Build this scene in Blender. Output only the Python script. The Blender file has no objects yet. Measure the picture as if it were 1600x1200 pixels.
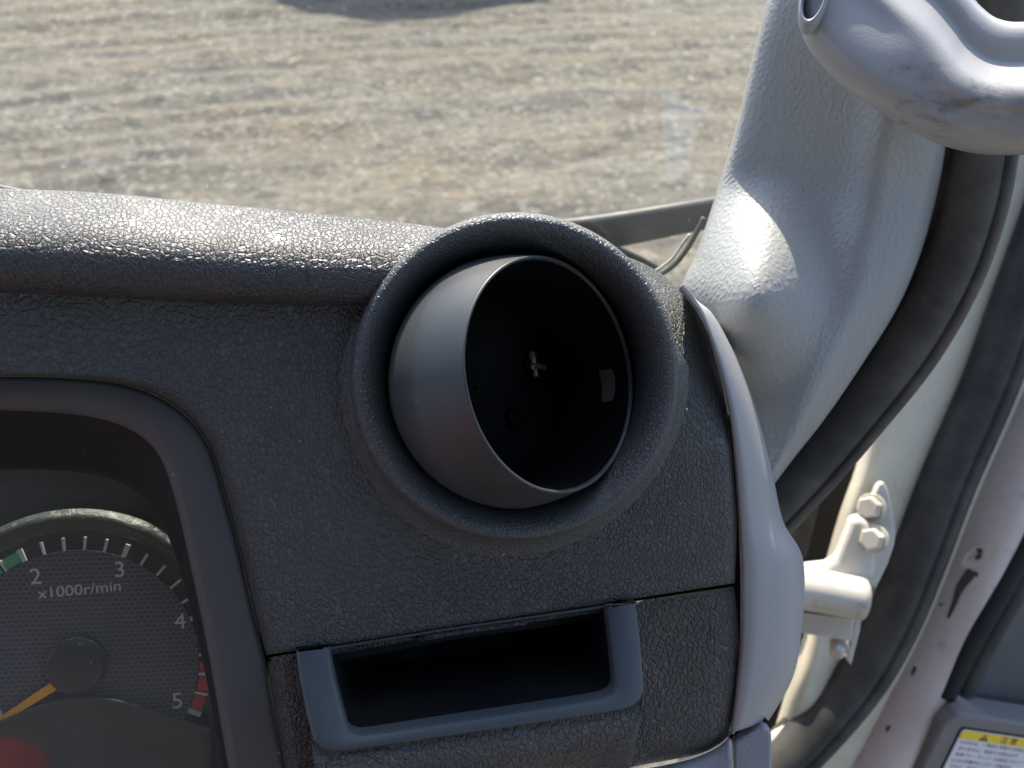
import bpy, bmesh, math
import numpy as np
from mathutils import Vector, Matrix

SC = bpy.context.scene
COL = SC.collection
R = math.radians

# ------------------------------------------------------------------ camera
F = 1232.0                      # focal length in photo pixels (1600 wide)
PITCH = R(40)
CAM = np.array([0.0, 0.0, 1.75])
CX = np.array([1.0, 0, 0])
CF = np.array([0, math.cos(PITCH), -math.sin(PITCH)])
CU = np.array([0, math.sin(PITCH), math.cos(PITCH)])
cam = bpy.data.cameras.new('camera')
cam.sensor_width = 36
cam.lens = 36 * F / 1600
cam.clip_start = 0.01
cam.clip_end = 500
cam.dof.use_dof = True
cam.dof.focus_distance = 0.30
cam.dof.aperture_fstop = cam.lens / 2.3
co = bpy.data.objects.new('camera', cam)
COL.objects.link(co)
co.location = CAM
co.rotation_euler = (R(90) - PITCH, 0, 0)
SC.camera = co

# ------------------------------------------------------------------ light
SUN_EL, SUN_AZ = R(46), R(4)           # elevation, to the left of straight ahead
w = bpy.data.worlds.new('World')
SC.world = w
w.use_nodes = True
nt = w.node_tree
sky = nt.nodes.new('ShaderNodeTexSky')
sky.sky_type = 'NISHITA'
sky.sun_disc = False
sky.sun_elevation = SUN_EL
sky.sun_rotation = -SUN_AZ
sky.air_density = 1.0
sky.dust_density = 2.0
sky.ozone_density = 2.2
nt.links.new(sky.outputs[0], nt.nodes['Background'].inputs[0])
nt.nodes['Background'].inputs[1].default_value = 0.15
sl = bpy.data.lights.new('sun', 'SUN')
sl.energy = 4.0
sl.angle = R(0.5)
sl.color = (1.0, 0.91, 0.77)
so = bpy.data.objects.new('sun', sl)
COL.objects.link(so)
to_sun = Vector((-math.sin(SUN_AZ) * math.cos(SUN_EL), math.cos(SUN_AZ) * math.cos(SUN_EL), math.sin(SUN_EL)))
so.rotation_euler = to_sun.to_track_quat('Z', 'Y').to_euler()
vs = SC.view_settings
vs.view_transform = 'Standard'
vs.look = 'None'
vs.gamma = 1
vs.exposure = 1.42
vs.use_curve_mapping = False
SC.cycles.use_denoising = True
SC.cycles.max_bounces = 8
SC.cycles.transparent_max_bounces = 16
SC.cycles.sample_clamp_indirect = 4

# ------------------------------------------------------------------ geometry helpers

def ray(px, py):
    return CX * ((px - 800) / F) + CU * ((600 - py) / F) + CF

def P(px, py, d):
    """World point seen at photo pixel (px, py), d metres along the optical axis."""
    return CAM + ray(px, py) * d

def C3(v):
    """Camera-frame vector (right, up, forward) to world."""
    return CX * v[0] + CU * v[1] + CF * v[2]

def plane_depth(n, px0, py0, d0):
    n = np.array(n, float)
    n /= np.linalg.norm(n)
    p0 = np.array([(px0 - 800) / F, (600 - py0) / F, 1]) * d0
    k = n @ p0
    return lambda px, py: k / (n @ np.array([(px - 800) / F, (600 - py) / F, 1.0]))

FN = (.22, -.10, -.97)
D = plane_depth(FN, 805, 590, .302)                 # dashboard face
DD = plane_depth((.25, -.22, -.94), 1330, 880, .62)  # open door

def cr(pts, n):
    """Catmull-Rom resample of an (k, m) array to n points, chord-length parameter."""
    p = np.array(pts, float)
    if len(p) == 2:
        t = np.linspace(0, 1, n)[:, None]
        return p[0] * (1 - t) + p[1] * t
    d = np.maximum(np.linalg.norm(np.diff(p, axis=0), axis=1), 1e-9)
    s = np.concatenate([[0], np.cumsum(d)])
    m = np.zeros_like(p)
    for i in range(len(p)):
        a, b = max(i - 1, 0), min(i + 1, len(p) - 1)
        m[i] = (p[b] - p[a]) / (s[b] - s[a])
    out = []
    for q in np.linspace(0, s[-1], n):
        i = min(np.searchsorted(s, q, 'right') - 1, len(p) - 2)
        h = s[i + 1] - s[i]
        t = (q - s[i]) / h
        out.append((2*t**3-3*t*t+1)*p[i] + (t**3-2*t*t+t)*h*m[i] + (3*t*t-2*t**3)*p[i+1] + (t**3-t*t)*h*m[i+1])
    return np.array(out)

def cri(pts, per):
    """Catmull-Rom with a fixed number of steps per interval (keeps matched stations matched)."""
    p = np.array(pts, float)
    n = len(p)
    out = []
    for i in range(n - 1):
        p0, p1, p2, p3 = p[max(i-1, 0)], p[i], p[i+1], p[min(i+2, n-1)]
        for j in range(per):
            t = j / per
            out.append(.5*((2*p1)+(-p0+p2)*t+(2*p0-5*p1+4*p2-p3)*t*t+(-p0+3*p1-3*p2+p3)*t**3))
    out.append(p[-1])
    return np.array(out)

def link(o, parent=None):
    COL.objects.link(o)
    if parent is not None:
        o.parent = parent
    return o

def thing(name, label, cat, at, group=None):
    o = bpy.data.objects.new(name, None)
    o.empty_display_size = .02
    link(o)
    o.location = at
    o['label'] = label
    o['category'] = cat
    if group:
        o['group'] = group
    return o

def mesh(name, verts, faces, mat, parent=None, smooth=True, bevel=0, face_cam=True, label=None, thick=0, tri=None):
    verts = np.array(verts, float)
    if parent is not None:
        verts = verts - np.array(parent.location)
    me = bpy.data.meshes.new(name)
    me.from_pydata(verts.tolist(), [], faces)
    me.validate()
    me.update()
    if face_cam:
        off = np.array(parent.location) if parent is not None else np.zeros(3)
        s = 0
        for f in me.polygons:
            s += f.area * float(np.dot(np.array(f.normal), CAM - (np.array(f.center) + off)))
        if s < 0:
            me.flip_normals()
    me.materials.append(mat)
    if smooth:
        me.shade_smooth()
    o = bpy.data.objects.new(name, me)
    link(o, parent)
    if thick:
        m = o.modifiers.new('thickness', 'SOLIDIFY')
        m.thickness = thick
        m.offset = -1
    if bevel:
        m = o.modifiers.new('bevel', 'BEVEL')
        m.width = bevel
        m.segments = 3
        m.limit_method = 'ANGLE'
        m.angle_limit = R(35)
        m.harden_normals = False
    if label:
        o['label'] = label
    return o

def grid_faces(nr, nc, closed=False):
    fs = []
    cc = nc if closed else nc - 1
    for i in range(nr - 1):
        for j in range(cc):
            k = (j + 1) % nc
            fs.append((i*nc+j, i*nc+k, (i+1)*nc+k, (i+1)*nc+j))
    return fs

def grid(name, rows, mat, parent=None, closed=False, caps=False, **kw):
    rows = np.array(rows)
    nr, nc = rows.shape[:2]
    fs = grid_faces(nr, nc, closed)
    if caps:
        fs.append(tuple(range(nc))[::-1])
        fs.append(tuple((nr-1)*nc + j for j in range(nc)))
        kw['face_cam'] = False
    o = mesh(name, rows.reshape(-1, 3), fs, mat, parent, **kw)
    if caps:
        fix_normals(o)
    return o

def fix_normals(o):
    bm = bmesh.new()
    bm.from_mesh(o.data)
    bmesh.ops.recalc_face_normals(bm, faces=bm.faces)
    bm.to_mesh(o.data)
    bm.free()

def tube(name, path, rx, ry, mat, parent=None, n=40, seg=20, prof=None, **kw):
    """Elliptical tube: rx across the view, ry along it. path: 3-D points."""
    p = cr(path, n)
    rx = cr(np.array(rx, float)[:, None], n)[:, 0] if np.ndim(rx) else np.full(n, rx)
    t = np.gradient(p, axis=0)
    rows = []
    for i in range(n):
        tt = t[i] / np.linalg.norm(t[i])
        v = p[i] - CAM
        v = v - tt * (v @ tt)
        v /= np.linalg.norm(v)
        s = np.cross(tt, v)
        a = np.linspace(0, 2*math.pi, seg, endpoint=False)
        if prof is None:
            q = [(math.cos(x), math.sin(x)) for x in a]
        else:
            q = prof
        rows.append([p[i] + s*rx[i]*x + v*ry*y for x, y in q])
    return grid(name, rows, mat, parent, closed=True, caps=True, **kw)

def plate(name, poly, depth, vec, mat, parent=None, bevel=.0008, smooth=True, **kw):
    """Extruded polygon: photo-pixel outline at depth (number or function), pushed along vec."""
    f = depth if callable(depth) else (lambda a, b: depth)
    a = np.array([P(x, y, f(x, y)) if True else 0 for x, y in poly])
    b = a + np.array(vec)
    n = len(poly)
    fs = [tuple(range(n)), tuple(range(2*n-1, n-1, -1))]
    fs += [(i, i+n, (i+1) % n + n, (i+1) % n) for i in range(n)]
    o = mesh(name, np.concatenate([a, b]), fs, mat, parent, smooth=False, face_cam=False, bevel=bevel, **kw)
    fix_normals(o)
    if smooth:
        for q in o.data.polygons:
            q.use_smooth = True
        try:
            o.data.set_sharp_from_angle(angle=R(30))
        except Exception:
            pass
    return o

def frame_of(axis):
    z = np.array(axis, float)
    z /= np.linalg.norm(z)
    x = np.cross(CU, z)
    x /= np.linalg.norm(x)
    return x, np.cross(z, x), z

def lathe(name, c, axis, prof, mat, parent=None, seg=96, **kw):
    x, y, z = frame_of(axis)
    rows = []
    for r, h in prof:
        rows.append([c + z*h + (x*math.cos(a) + y*math.sin(a))*r for a in np.linspace(0, 2*math.pi, seg, endpoint=False)])
    fix = kw.pop('fix', False)
    o = grid(name, rows, mat, parent, closed=True, **kw)
    if fix:
        fix_normals(o)
    return o

SEALP = [(-1, .5), (-1, .1), (-.93, -.32), (-.86, -.40), (-.80, -.36), (-.74, -.52), (-.5, -.86), (-.2, -1), (.1, -1), (.38, -.9), (.60, -.68), (.66, -.50), (.72, -.56), (.84, -.52), (.95, -.30), (1, .1), (1, .5), (.5, .9), (-.5, .9)]

def hexbolt(name, c, axis, r, h, mat, parent):
    x, y, z = frame_of(axis)
    vs, fs = [], []
    def ring(rad, hh, n, ph=0):
        b = len(vs)
        for k in range(n):
            a = 2*math.pi*k/n + ph
            vs.append(c + z*hh + (x*math.cos(a) + y*math.sin(a))*rad)
        return b
    a = ring(r*1.28, 0, 24); b = ring(r*1.28, h*.18, 24)
    fs += [(a+k, a+(k+1) % 24, b+(k+1) % 24, b+k) for k in range(24)] + [tuple(range(b, b+24))]
    a = ring(r, h*.18, 6, .3); b = ring(r, h*.9, 6, .3); d = ring(r*.86, h, 6, .3)
    fs += [(a+k, a+(k+1) % 6, b+(k+1) % 6, b+k) for k in range(6)]
    fs += [(b+k, b+(k+1) % 6, d+(k+1) % 6, d+k) for k in range(6)] + [tuple(range(d, d+6))]
    return mesh(name, vs, fs, mat, parent, smooth=False, bevel=.0005)

# ------------------------------------------------------------------ materials

class NB:
    def __init__(s, name):
        s.m = bpy.data.materials.new(name)
        s.m.use_nodes = True
        s.t = s.m.node_tree
        s.b = s.t.nodes['Principled BSDF']
        s.tc = s.t.nodes.new('ShaderNodeTexCoord').outputs['Object']
    def n(s, kind, **kw):
        x = s.t.nodes.new('ShaderNode' + kind)
        for k, v in kw.items():
            setattr(x, k, v)
        return x
    def l(s, a, b):
        s.t.links.new(a, b)
    def noise(s, scale, detail=3, rough=.5, vec=None, out='Fac'):
        x = s.n('TexNoise')
        x.inputs['Scale'].default_value = scale
        x.inputs['Detail'].default_value = detail
        x.inputs['Roughness'].default_value = rough
        s.l(vec if vec is not None else s.tc, x.inputs['Vector'])
        return x.outputs[out]
    def ramp(s, v, a, b, lo=0., hi=1., smooth=True):
        x = s.n('MapRange')
        if smooth:
            x.interpolation_type = 'SMOOTHSTEP'
        for k, q in ((1, a), (2, b), (3, lo), (4, hi)):
            x.inputs[k].default_value = q
        s.l(v, x.inputs[0])
        return x.outputs[0]
    def math(s, op, a, b=None, c=None):
        x = s.n('Math', operation=op)
        for i, q in enumerate((a, b, c)):
            if q is None:
                continue
            if isinstance(q, (int, float)):
                x.inputs[i].default_value = q
            else:
                s.l(q, x.inputs[i])
        return x.outputs[0]
    def mix(s, fac, a, b):
        x = s.n('Mix', data_type='RGBA')
        for i, q in ((0, fac), (6, a), (7, b)):
            if isinstance(q, (int, float)):
                x.inputs[i].default_value = q
            elif isinstance(q, tuple):
                x.inputs[i].default_value = (*q, 1)
            else:
                s.l(q, x.inputs[i])
        return x.outputs[2]
    def voro(s, scale, feature='F1', vec=None, out='Distance', rand=1):
        x = s.n('TexVoronoi', feature=feature)
        x.inputs['Scale'].default_value = scale
        x.inputs['Randomness'].default_value = rand
        s.l(vec if vec is not None else s.tc, x.inputs['Vector'])
        return x.outputs[out]
    def warp(s, scale, amt, stretch=None):
        x = s.n('VectorMath', operation='MULTIPLY_ADD')
        s.l(s.noise(scale, 2, out='Color'), x.inputs[0])
        x.inputs[1].default_value = (amt,)*3
        s.l(s.tc, x.inputs[2])
        v = x.outputs[0]
        if stretch:
            y = s.n('VectorMath', operation='MULTIPLY')
            s.l(v, y.inputs[0])
            y.inputs[1].default_value = stretch
            v = y.outputs[0]
        return v
    def bump(s, h, strength, dist, nrm=None):
        x = s.n('Bump')
        x.inputs['Strength'].default_value = strength
        x.inputs['Distance'].default_value = dist
        s.l(h, x.inputs['Height'])
        if nrm is not None:
            s.l(nrm, x.inputs['Normal'])
        return x.outputs[0]
    def set(s, **kw):
        for k, v in kw.items():
            k = k.replace('_', ' ')
            if isinstance(v, tuple):
                v = (*v, 1)
            if isinstance(v, (int, float, tuple)):
                s.b.inputs[k].default_value = v
            else:
                s.l(v, s.b.inputs[k])
        return s.m

def dusty(b, col, dust, amount=.5, lo=.66, scale=700, wear=None):
    """Colour with fine lint specks, broad faint dust and worn raised edges."""
    sp = b.ramp(b.noise(scale, 2, .7), lo, lo + .08)
    br = b.ramp(b.noise(22, 4, .6), .35, .75, 0, .35)
    vo = b.n('TexVoronoi')
    vo.inputs['Scale'].default_value = 210
    b.l(b.tc, vo.inputs['Vector'])
    sc_ = b.n('SeparateColor')
    b.l(vo.outputs['Color'], sc_.inputs[0])
    # lint: a few cells carry a speck, each of its own size
    dot = b.math('LESS_THAN', vo.outputs['Distance'], b.math('MULTIPLY', b.ramp(sc_.outputs[0], .86, 1.0, 0, .14), 1.0))
    f = b.math('MULTIPLY', b.math('ADD', b.math('MULTIPLY', sp, .8), br), amount)
    c = b.mix(f, col, dust)
    c = b.mix(b.math('MULTIPLY', dot, min(1, amount*1.6)), c, tuple(min(.5, q*2.8) for q in dust))
    if wear:
        g = b.n('NewGeometry').outputs['Pointiness']
        e = b.ramp(g, wear, wear + .05)
        e = b.math('MULTIPLY', e, b.ramp(b.noise(260, 4, .7), .45, .7))
        c = b.mix(b.math('MULTIPLY', e, .8), c, tuple(min(1, x*3.2) for x in dust))
    return c

def leather(name, col, scale=360, bump=.7, dist=.00035, rough=.5, dust=(.12, .115, .11), amount=.5, stretch=(1.15, .9, .75), edge=.16, spec=.5, wear=None):
    b = NB(name)
    v = b.warp(scale*.6, .45/scale, stretch)
    e = b.ramp(b.voro(scale, 'DISTANCE_TO_EDGE', v), 0, edge)
    e2 = b.ramp(b.voro(scale*2.3, 'DISTANCE_TO_EDGE', v), 0, .2, .72, 1)
    h = b.math('MULTIPLY', e, e2)
    h = b.math('ADD', h, b.math('MULTIPLY', b.noise(scale*4, 2), .3))
    h = b.math('MULTIPLY', h, b.ramp(b.noise(18, 2), .25, .7, .55, 1.1))
    rg = b.ramp(b.noise(60, 4, .65), .3, .7, rough - .06, rough + .08)
    return b.set(Base_Color=dusty(b, col, dust, amount, wear=wear), Roughness=rg, Normal=b.bump(h, bump, dist), Specular_IOR_Level=spec)

def plastic(name, col, rough=.45, grain=1500, bump=.25, dist=.00012, dust=(.12, .12, .12), amount=.35, spec=.5, wear=None):
    b = NB(name)
    h = b.noise(grain, 3, .6)
    rg = b.ramp(b.noise(45, 4, .6), .3, .7, rough - .05, rough + .07)
    return b.set(Base_Color=dusty(b, col, dust, amount, wear=wear), Roughness=rg, Normal=b.bump(h, bump, dist), Specular_IOR_Level=spec)

def flat(name, col, rough=.5, spec=.5, metallic=0.):
    b = NB(name)
    return b.set(Base_Color=col, Roughness=rough, Specular_IOR_Level=spec, Metallic=metallic)

M = {}
M['pad'] = leather('black_pad_leather', (.038, .038, .038), 500, .9, .00042, .42, amount=.5, spec=.7)
M['fascia'] = leather('black_fascia_leather', (.086, .093, .093), 440, 1.0, .0012, .45, amount=.30)
M['housing'] = leather('black_housing_leather', (.086, .085, .081), 370, 1.0, .0015, .44, amount=.30)
M['bezel'] = leather('vent_ring_grain', (.062, .070, .073), 520, .8, .0004, .42, amount=.35, wear=.56, spec=.7)
M['barrel'] = plastic('smooth_black_plastic', (.040, .045, .049), .44, 2200, .25, .0001, amount=.25, spec=.55)
M['void'] = flat('matt_black_duct', (.0035, .004, .0045), .6, .12)
M['frame'] = plastic('pocket_frame_plastic', (.060, .074, .084), .50, 1600, .3, .0002, amount=.3)
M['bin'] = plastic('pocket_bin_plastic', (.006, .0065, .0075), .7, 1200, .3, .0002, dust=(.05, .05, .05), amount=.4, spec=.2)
M['hood'] = plastic('cluster_hood_plastic', (.074, .079, .083), .52, 1500, .35, .0002, amount=.4)
M['recess'] = plastic('recess_black_plastic', (.016, .017, .018), .7, 1500, .3, .0002, dust=(.06, .06, .06), amount=.3, spec=.2)  # darker than the hood, the shade of the recess put into its colour
M['trim'] = plastic('grey_trim_plastic', (.34, .34, .345), .42, 1100, .3, .00025, dust=(.36, .35, .33), amount=.35)
M['trim_grain'] = leather('grey_lower_trim_grain', (.26, .27, .30), 420, .4, .0003, .45, dust=(.36, .35, .33), amount=.3)

def pebble_mat():
    b = NB('light_grey_pillar_grain')
    v = b.warp(150, .003, (1, 1, .8))
    d = b.ramp(b.voro(520, 'SMOOTH_F1', v), .05, .62, 1, 0)
    h = b.math('ADD', b.math('MULTIPLY', d, .8), b.math('MULTIPLY', b.noise(800, 3, .6, v), .5))
    c = dusty(b, (.35, .35, .34), (.36, .35, .33), .25)
    smear = b.math('MULTIPLY', b.ramp(b.noise(55, 5, .75, b.warp(40, .01, (1, 1, .45))), .60, .74), b.ramp(b.noise(16, 2), .5, .66))
    c = b.mix(b.math('MULTIPLY', smear, .22), c, (.20, .18, .15))
    return b.set(Base_Color=c, Roughness=.44, Normal=b.bump(h, .6, .00045))
M['pillar'] = pebble_mat()

def handle_mat():
    b = NB('light_grey_handle_plastic')
    c = dusty(b, (.35, .35, .345), (.20, .19, .17), .12, scale=420)
    smear = b.math('MULTIPLY', b.ramp(b.noise(26, 5, .7, b.warp(20, .02, (1, 1, 2.2))), .50, .68), b.ramp(b.noise(13, 2), .46, .62))
    c = b.mix(b.math('MULTIPLY', smear, .8), c, (.11, .10, .085))
    return b.set(Base_Color=c, Roughness=b.ramp(b.noise(40, 4, .6), .3, .7, .30, .44), Normal=b.bump(b.noise(800, 3, .6), .25, .0003))
M['handle'] = handle_mat()

def rubber(name, col, dust, amount=.7):
    b = NB(name)
    f = b.math('MULTIPLY', b.ramp(b.noise(26, 5, .65), .35, .7), amount)
    return b.set(Base_Color=b.mix(f, col, dust), Roughness=.62, Normal=b.bump(b.noise(700, 4, .6), .3, .0003), Specular_IOR_Level=.35)
M['seal'] = rubber('dusty_pillar_rubber', (.046, .043, .039), (.120, .108, .088), .9)
M['seal2'] = rubber('dark_door_rubber', (.026, .027, .027), (.075, .071, .063), .7)
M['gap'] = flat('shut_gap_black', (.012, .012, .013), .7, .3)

def paint(name, col, col2, grime=.5):
    b = NB(name)
    f = b.ramp(b.noise(14, 5, .65), .35, .7)
    c = b.mix(f, col, col2)
    c = b.mix(b.math('MULTIPLY', b.ramp(b.noise(60, 6, .75), .56, .70), grime), c, (.24, .21, .16))
    c = b.mix(b.math('MULTIPLY', b.ramp(b.noise(170, 4, .7), .66, .74), grime), c, (.10, .085, .07))
    return b.set(Base_Color=c, Roughness=b.ramp(b.noise(30, 3), .3, .7, .30, .5), Normal=b.bump(b.noise(260, 3), .15, .0005))
M['cream'] = paint('cream_door_paint', (.60, .56, .44), (.52, .47, .36))
M['white'] = paint('white_flange_paint', (.56, .49, .45), (.50, .43, .39))
M['hinge'] = paint('hinge_paint', (.55, .52, .45), (.47, .43, .35), .8)
M['panel'] = plastic('door_panel_grey', (.075, .077, .080), .6, 700, .4, .0004, dust=(.12, .12, .12), amount=.3)
M['shelf'] = plastic('door_shelf_grey', (.16, .155, .155), .55, 900, .4, .0003, dust=(.2, .2, .2), amount=.3)
M['primer'] = flat('bare_primer_beige', (.60, .53, .42), .6)
M['chip'] = flat('bare_chipped_metal', (.05, .05, .05), .6)
M['print'] = flat('white_dial_print', (.62, .60, .62), .6)
M['green'] = flat('green_dial_zone', (.10, .42, .16), .6)
M['red'] = flat('red_dial_zone', (.50, .06, .05), .6)
M['needle'] = flat('amber_needle', (.85, .36, .02), .5)
M['hub'] = plastic('needle_hub_black', (.022, .021, .021), .5, 1500, .2, .0001, amount=.5)
M['ring'] = plastic('dial_ring_black', (.022, .024, .024), .5, 1500, .2, .0001, amount=.2)
M['mask'] = plastic('dial_mask_black', (.018, .020, .020), .55, 1500, .2, .0001, amount=.4)
M['black'] = plastic('gloss_black_paint', (.010, .012, .016), .45, 300, .1, .0002, amount=.10, spec=.25)
M['chrome'] = flat('pale_wiper_edge', (.75, .72, .62), .3)
M['yellow'] = flat('caution_yellow', (.85, .60, .03), .45)
M['paper'] = flat('caution_white', (.70, .70, .73), .45)
M['ink'] = flat('caution_ink', (.03, .03, .03), .5)
M['seat'] = flat('red_seat_fabric', (.24, .018, .026), .85)  # red stands in for clothing that bounces and reflects
M['tab'] = flat('damper_tab_grey', (.10, .095, .085), .5)
M['seat_dull'] = flat('dark_red_seat_fabric', (.055, .03, .03), .85)
M['brass'] = flat('vent_screw_metal', (.45, .33, .22), .35, .5, .6)

def reflection_arc_mat():
    b = NB('wrinkled_dial_surround')  # solid stand-in for the steering wheel mirrored in the cluster lens
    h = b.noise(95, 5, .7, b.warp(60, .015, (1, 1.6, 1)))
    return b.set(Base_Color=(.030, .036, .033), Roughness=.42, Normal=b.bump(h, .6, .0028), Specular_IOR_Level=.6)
M['surround'] = reflection_arc_mat()

def weave():
    b = NB('woven_dial_print')
    x = b.n('TexBrick')
    x.offset = .5
    x.inputs['Scale'].default_value = 1
    x.inputs['Brick Width'].default_value = .0027
    x.inputs['Row Height'].default_value = .0020
    x.inputs['Mortar Size'].default_value = .00055
    x.inputs['Mortar Smooth'].default_value = .8
    x.inputs['Color1'].default_value = (.042, .042, .049, 1)
    x.inputs['Color2'].default_value = (.050, .050, .058, 1)
    x.inputs['Mortar'].default_value = (.115, .116, .138, 1)
    uv = b.n('UVMap')
    b.l(uv.outputs[0], x.inputs['Vector'])
    return b.set(Base_Color=x.outputs['Color'], Roughness=.6)
M['dial'] = weave()

def clear(name, dirt, base_gloss=.02, tint=(.97, .99, .98)):
    m = bpy.data.materials.new(name)
    m.use_nodes = True
    t = m.node_tree
    t.nodes.clear()
    out = t.nodes.new('ShaderNodeOutputMaterial')
    tr = t.nodes.new('ShaderNodeBsdfTransparent')
    tr.inputs[0].default_value = (*tint, 1)
    gl = t.nodes.new('ShaderNodeBsdfGlossy')
    gl.inputs['Roughness'].default_value = base_gloss
    fr = t.nodes.new('ShaderNodeFresnel')
    # the same reflectance on entering and on leaving the pane
    ge = t.nodes.new('ShaderNodeNewGeometry')
    io = t.nodes.new('ShaderNodeMapRange')
    io.inputs[3].default_value = 1.45
    io.inputs[4].default_value = 1/1.45
    t.links.new(ge.outputs['Backfacing'], io.inputs[0])
    t.links.new(io.outputs[0], fr.inputs[0])
    mx = t.nodes.new('ShaderNodeMixShader')
    t.links.new(fr.outputs[0], mx.inputs[0])
    t.links.new(tr.outputs[0], mx.inputs[1])
    t.links.new(gl.outputs[0], mx.inputs[2])
    tc = t.nodes.new('ShaderNodeTexCoord')
    df = t.nodes.new('ShaderNodeBsdfDiffuse')
    df.inputs[0].default_value = (.7, .68, .64, 1)
    tl = t.nodes.new('ShaderNodeBsdfTranslucent')
    tl.inputs[0].default_value = (.7, .68, .64, 1)
    dm = t.nodes.new('ShaderNodeMixShader')
    dm.inputs[0].default_value = .6
    t.links.new(df.outputs[0], dm.inputs[1])
    t.links.new(tl.outputs[0], dm.inputs[2])
    n1 = t.nodes.new('ShaderNodeTexNoise')
    n1.inputs['Scale'].default_value = dirt[1]
    n1.inputs['Detail'].default_value = 2
    t.links.new(tc.outputs['Object'], n1.inputs['Vector'])
    r1 = t.nodes.new('ShaderNodeMapRange')
    r1.interpolation_type = 'SMOOTHSTEP'
    for k, q in ((1, .70), (2, .78), (3, 0), (4, dirt[2])):
        r1.inputs[k].default_value = q
    t.links.new(n1.outputs['Fac'], r1.inputs[0])
    n2 = t.nodes.new('ShaderNodeTexNoise')
    n2.inputs['Scale'].default_value = 9
    n2.inputs['Detail'].default_value = 4
    t.links.new(tc.outputs['Object'], n2.inputs['Vector'])
    r2 = t.nodes.new('ShaderNodeMapRange')
    for k, q in ((1, .35), (2, .7), (3, dirt[0]*.4), (4, dirt[0]*1.5)):
        r2.inputs[k].default_value = q
    t.links.new(n2.outputs['Fac'], r2.inputs[0])
    ad = t.nodes.new('ShaderNodeMath')
    t.links.new(r1.outputs[0], ad.inputs[0])
    t.links.new(r2.outputs[0], ad.inputs[1])
    m2 = t.nodes.new('ShaderNodeMixShader')
    t.links.new(ad.outputs[0], m2.inputs[0])
    t.links.new(mx.outputs[0], m2.inputs[1])
    t.links.new(dm.outputs[0], m2.inputs[2])
    t.links.new(m2.outputs[0], out.inputs[0])
    return m
M['glass'] = clear('windscreen_glass', (.012, 260, .15))
M['lens'] = clear('cluster_lens', (.035, 420, .2), .03)

# ------------------------------------------------------------------ ground

def ground_mat():
    b = NB('dry_dirt_yard')
    sx = b.n('SeparateXYZ')
    b.l(b.tc, sx.inputs[0])
    X, Y = sx.outputs[0], sx.outputs[1]
    # distance across the wheel tracks: they sweep in a wide arc
    L = b.math('ADD', b.math('SUBTRACT', Y, b.math('MULTIPLY', X, .16)), b.math('MULTIPLY', b.math('MULTIPLY', X, X), .018))
    L = b.math('ADD', L, b.math('MULTIPLY', b.noise(.8, 2), .5))
    cv = b.n('CombineXYZ')
    b.l(b.math('MULTIPLY', X, .22), cv.inputs[0])
    b.l(b.math('MULTIPLY', L, 3.0), cv.inputs[1])
    streak = b.noise(1.6, 5, .62, cv.outputs[0])
    y = b.n('VectorMath', operation='MULTIPLY')
    b.l(b.tc, y.inputs[0])
    y.inputs[1].default_value = (.7, 1.1, 1)
    v = y.outputs[0]
    c = b.mix(b.ramp(b.noise(.7, 4, .6, v), .35, .65), (.146, .120, .085), (.138, .124, .100))
    c = b.mix(b.math('MULTIPLY', b.ramp(b.noise(1.7, 5, .65, v), .50, .72), .45), c, (.185, .138, .092))
    c = b.mix(b.math('MULTIPLY', b.ramp(streak, .49, .60), b.ramp(b.noise(.55, 3), .38, .62, .25, .8)), c, (.070, .066, .062))  # dark soil streaks, with the ridges' shading painted in
    c = b.mix(b.math('MULTIPLY', b.ramp(b.noise(7.5, 7, .8, v), .51, .60), .80), c, (.050, .046, .042))
    vo = b.voro(34, 'F1', None, 'Color')
    sp = b.n('SeparateColor')
    b.l(vo, sp.inputs[0])
    c = b.mix(b.math('MULTIPLY', b.ramp(sp.outputs[0], .80, .92), .5), c, (.26, .25, .22))
    c = b.mix(b.math('MULTIPLY', b.ramp(sp.outputs[1], .76, .9), .5), c, (.05, .047, .044))
    h = b.math('ADD', b.math('MULTIPLY', b.noise(16, 7, .7, v), 1.0), b.math('MULTIPLY', b.ramp(b.voro(30), 0, .5, 1, 0), .35))
    rg = b.ramp(sp.outputs[2], .955, .995, .9, .22)
    return b.set(Base_Color=c, Roughness=rg, Normal=b.bump(h, .9, .022), Specular_IOR_Level=.3)

def vnoise(x, y, seed):
    """Smooth value noise on arrays."""
    rs = np.random.RandomState(seed)
    T = rs.rand(256, 256)
    xi, yi = np.floor(x).astype(int), np.floor(y).astype(int)
    fx, fy = x - xi, y - yi
    fx, fy = fx*fx*(3-2*fx), fy*fy*(3-2*fy)
    g = lambda a, c: T[a % 256, c % 256]
    return (g(xi, yi)*(1-fx)+g(xi+1, yi)*fx)*(1-fy) + (g(xi, yi+1)*(1-fx)+g(xi+1, yi+1)*fx)*fy

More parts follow.
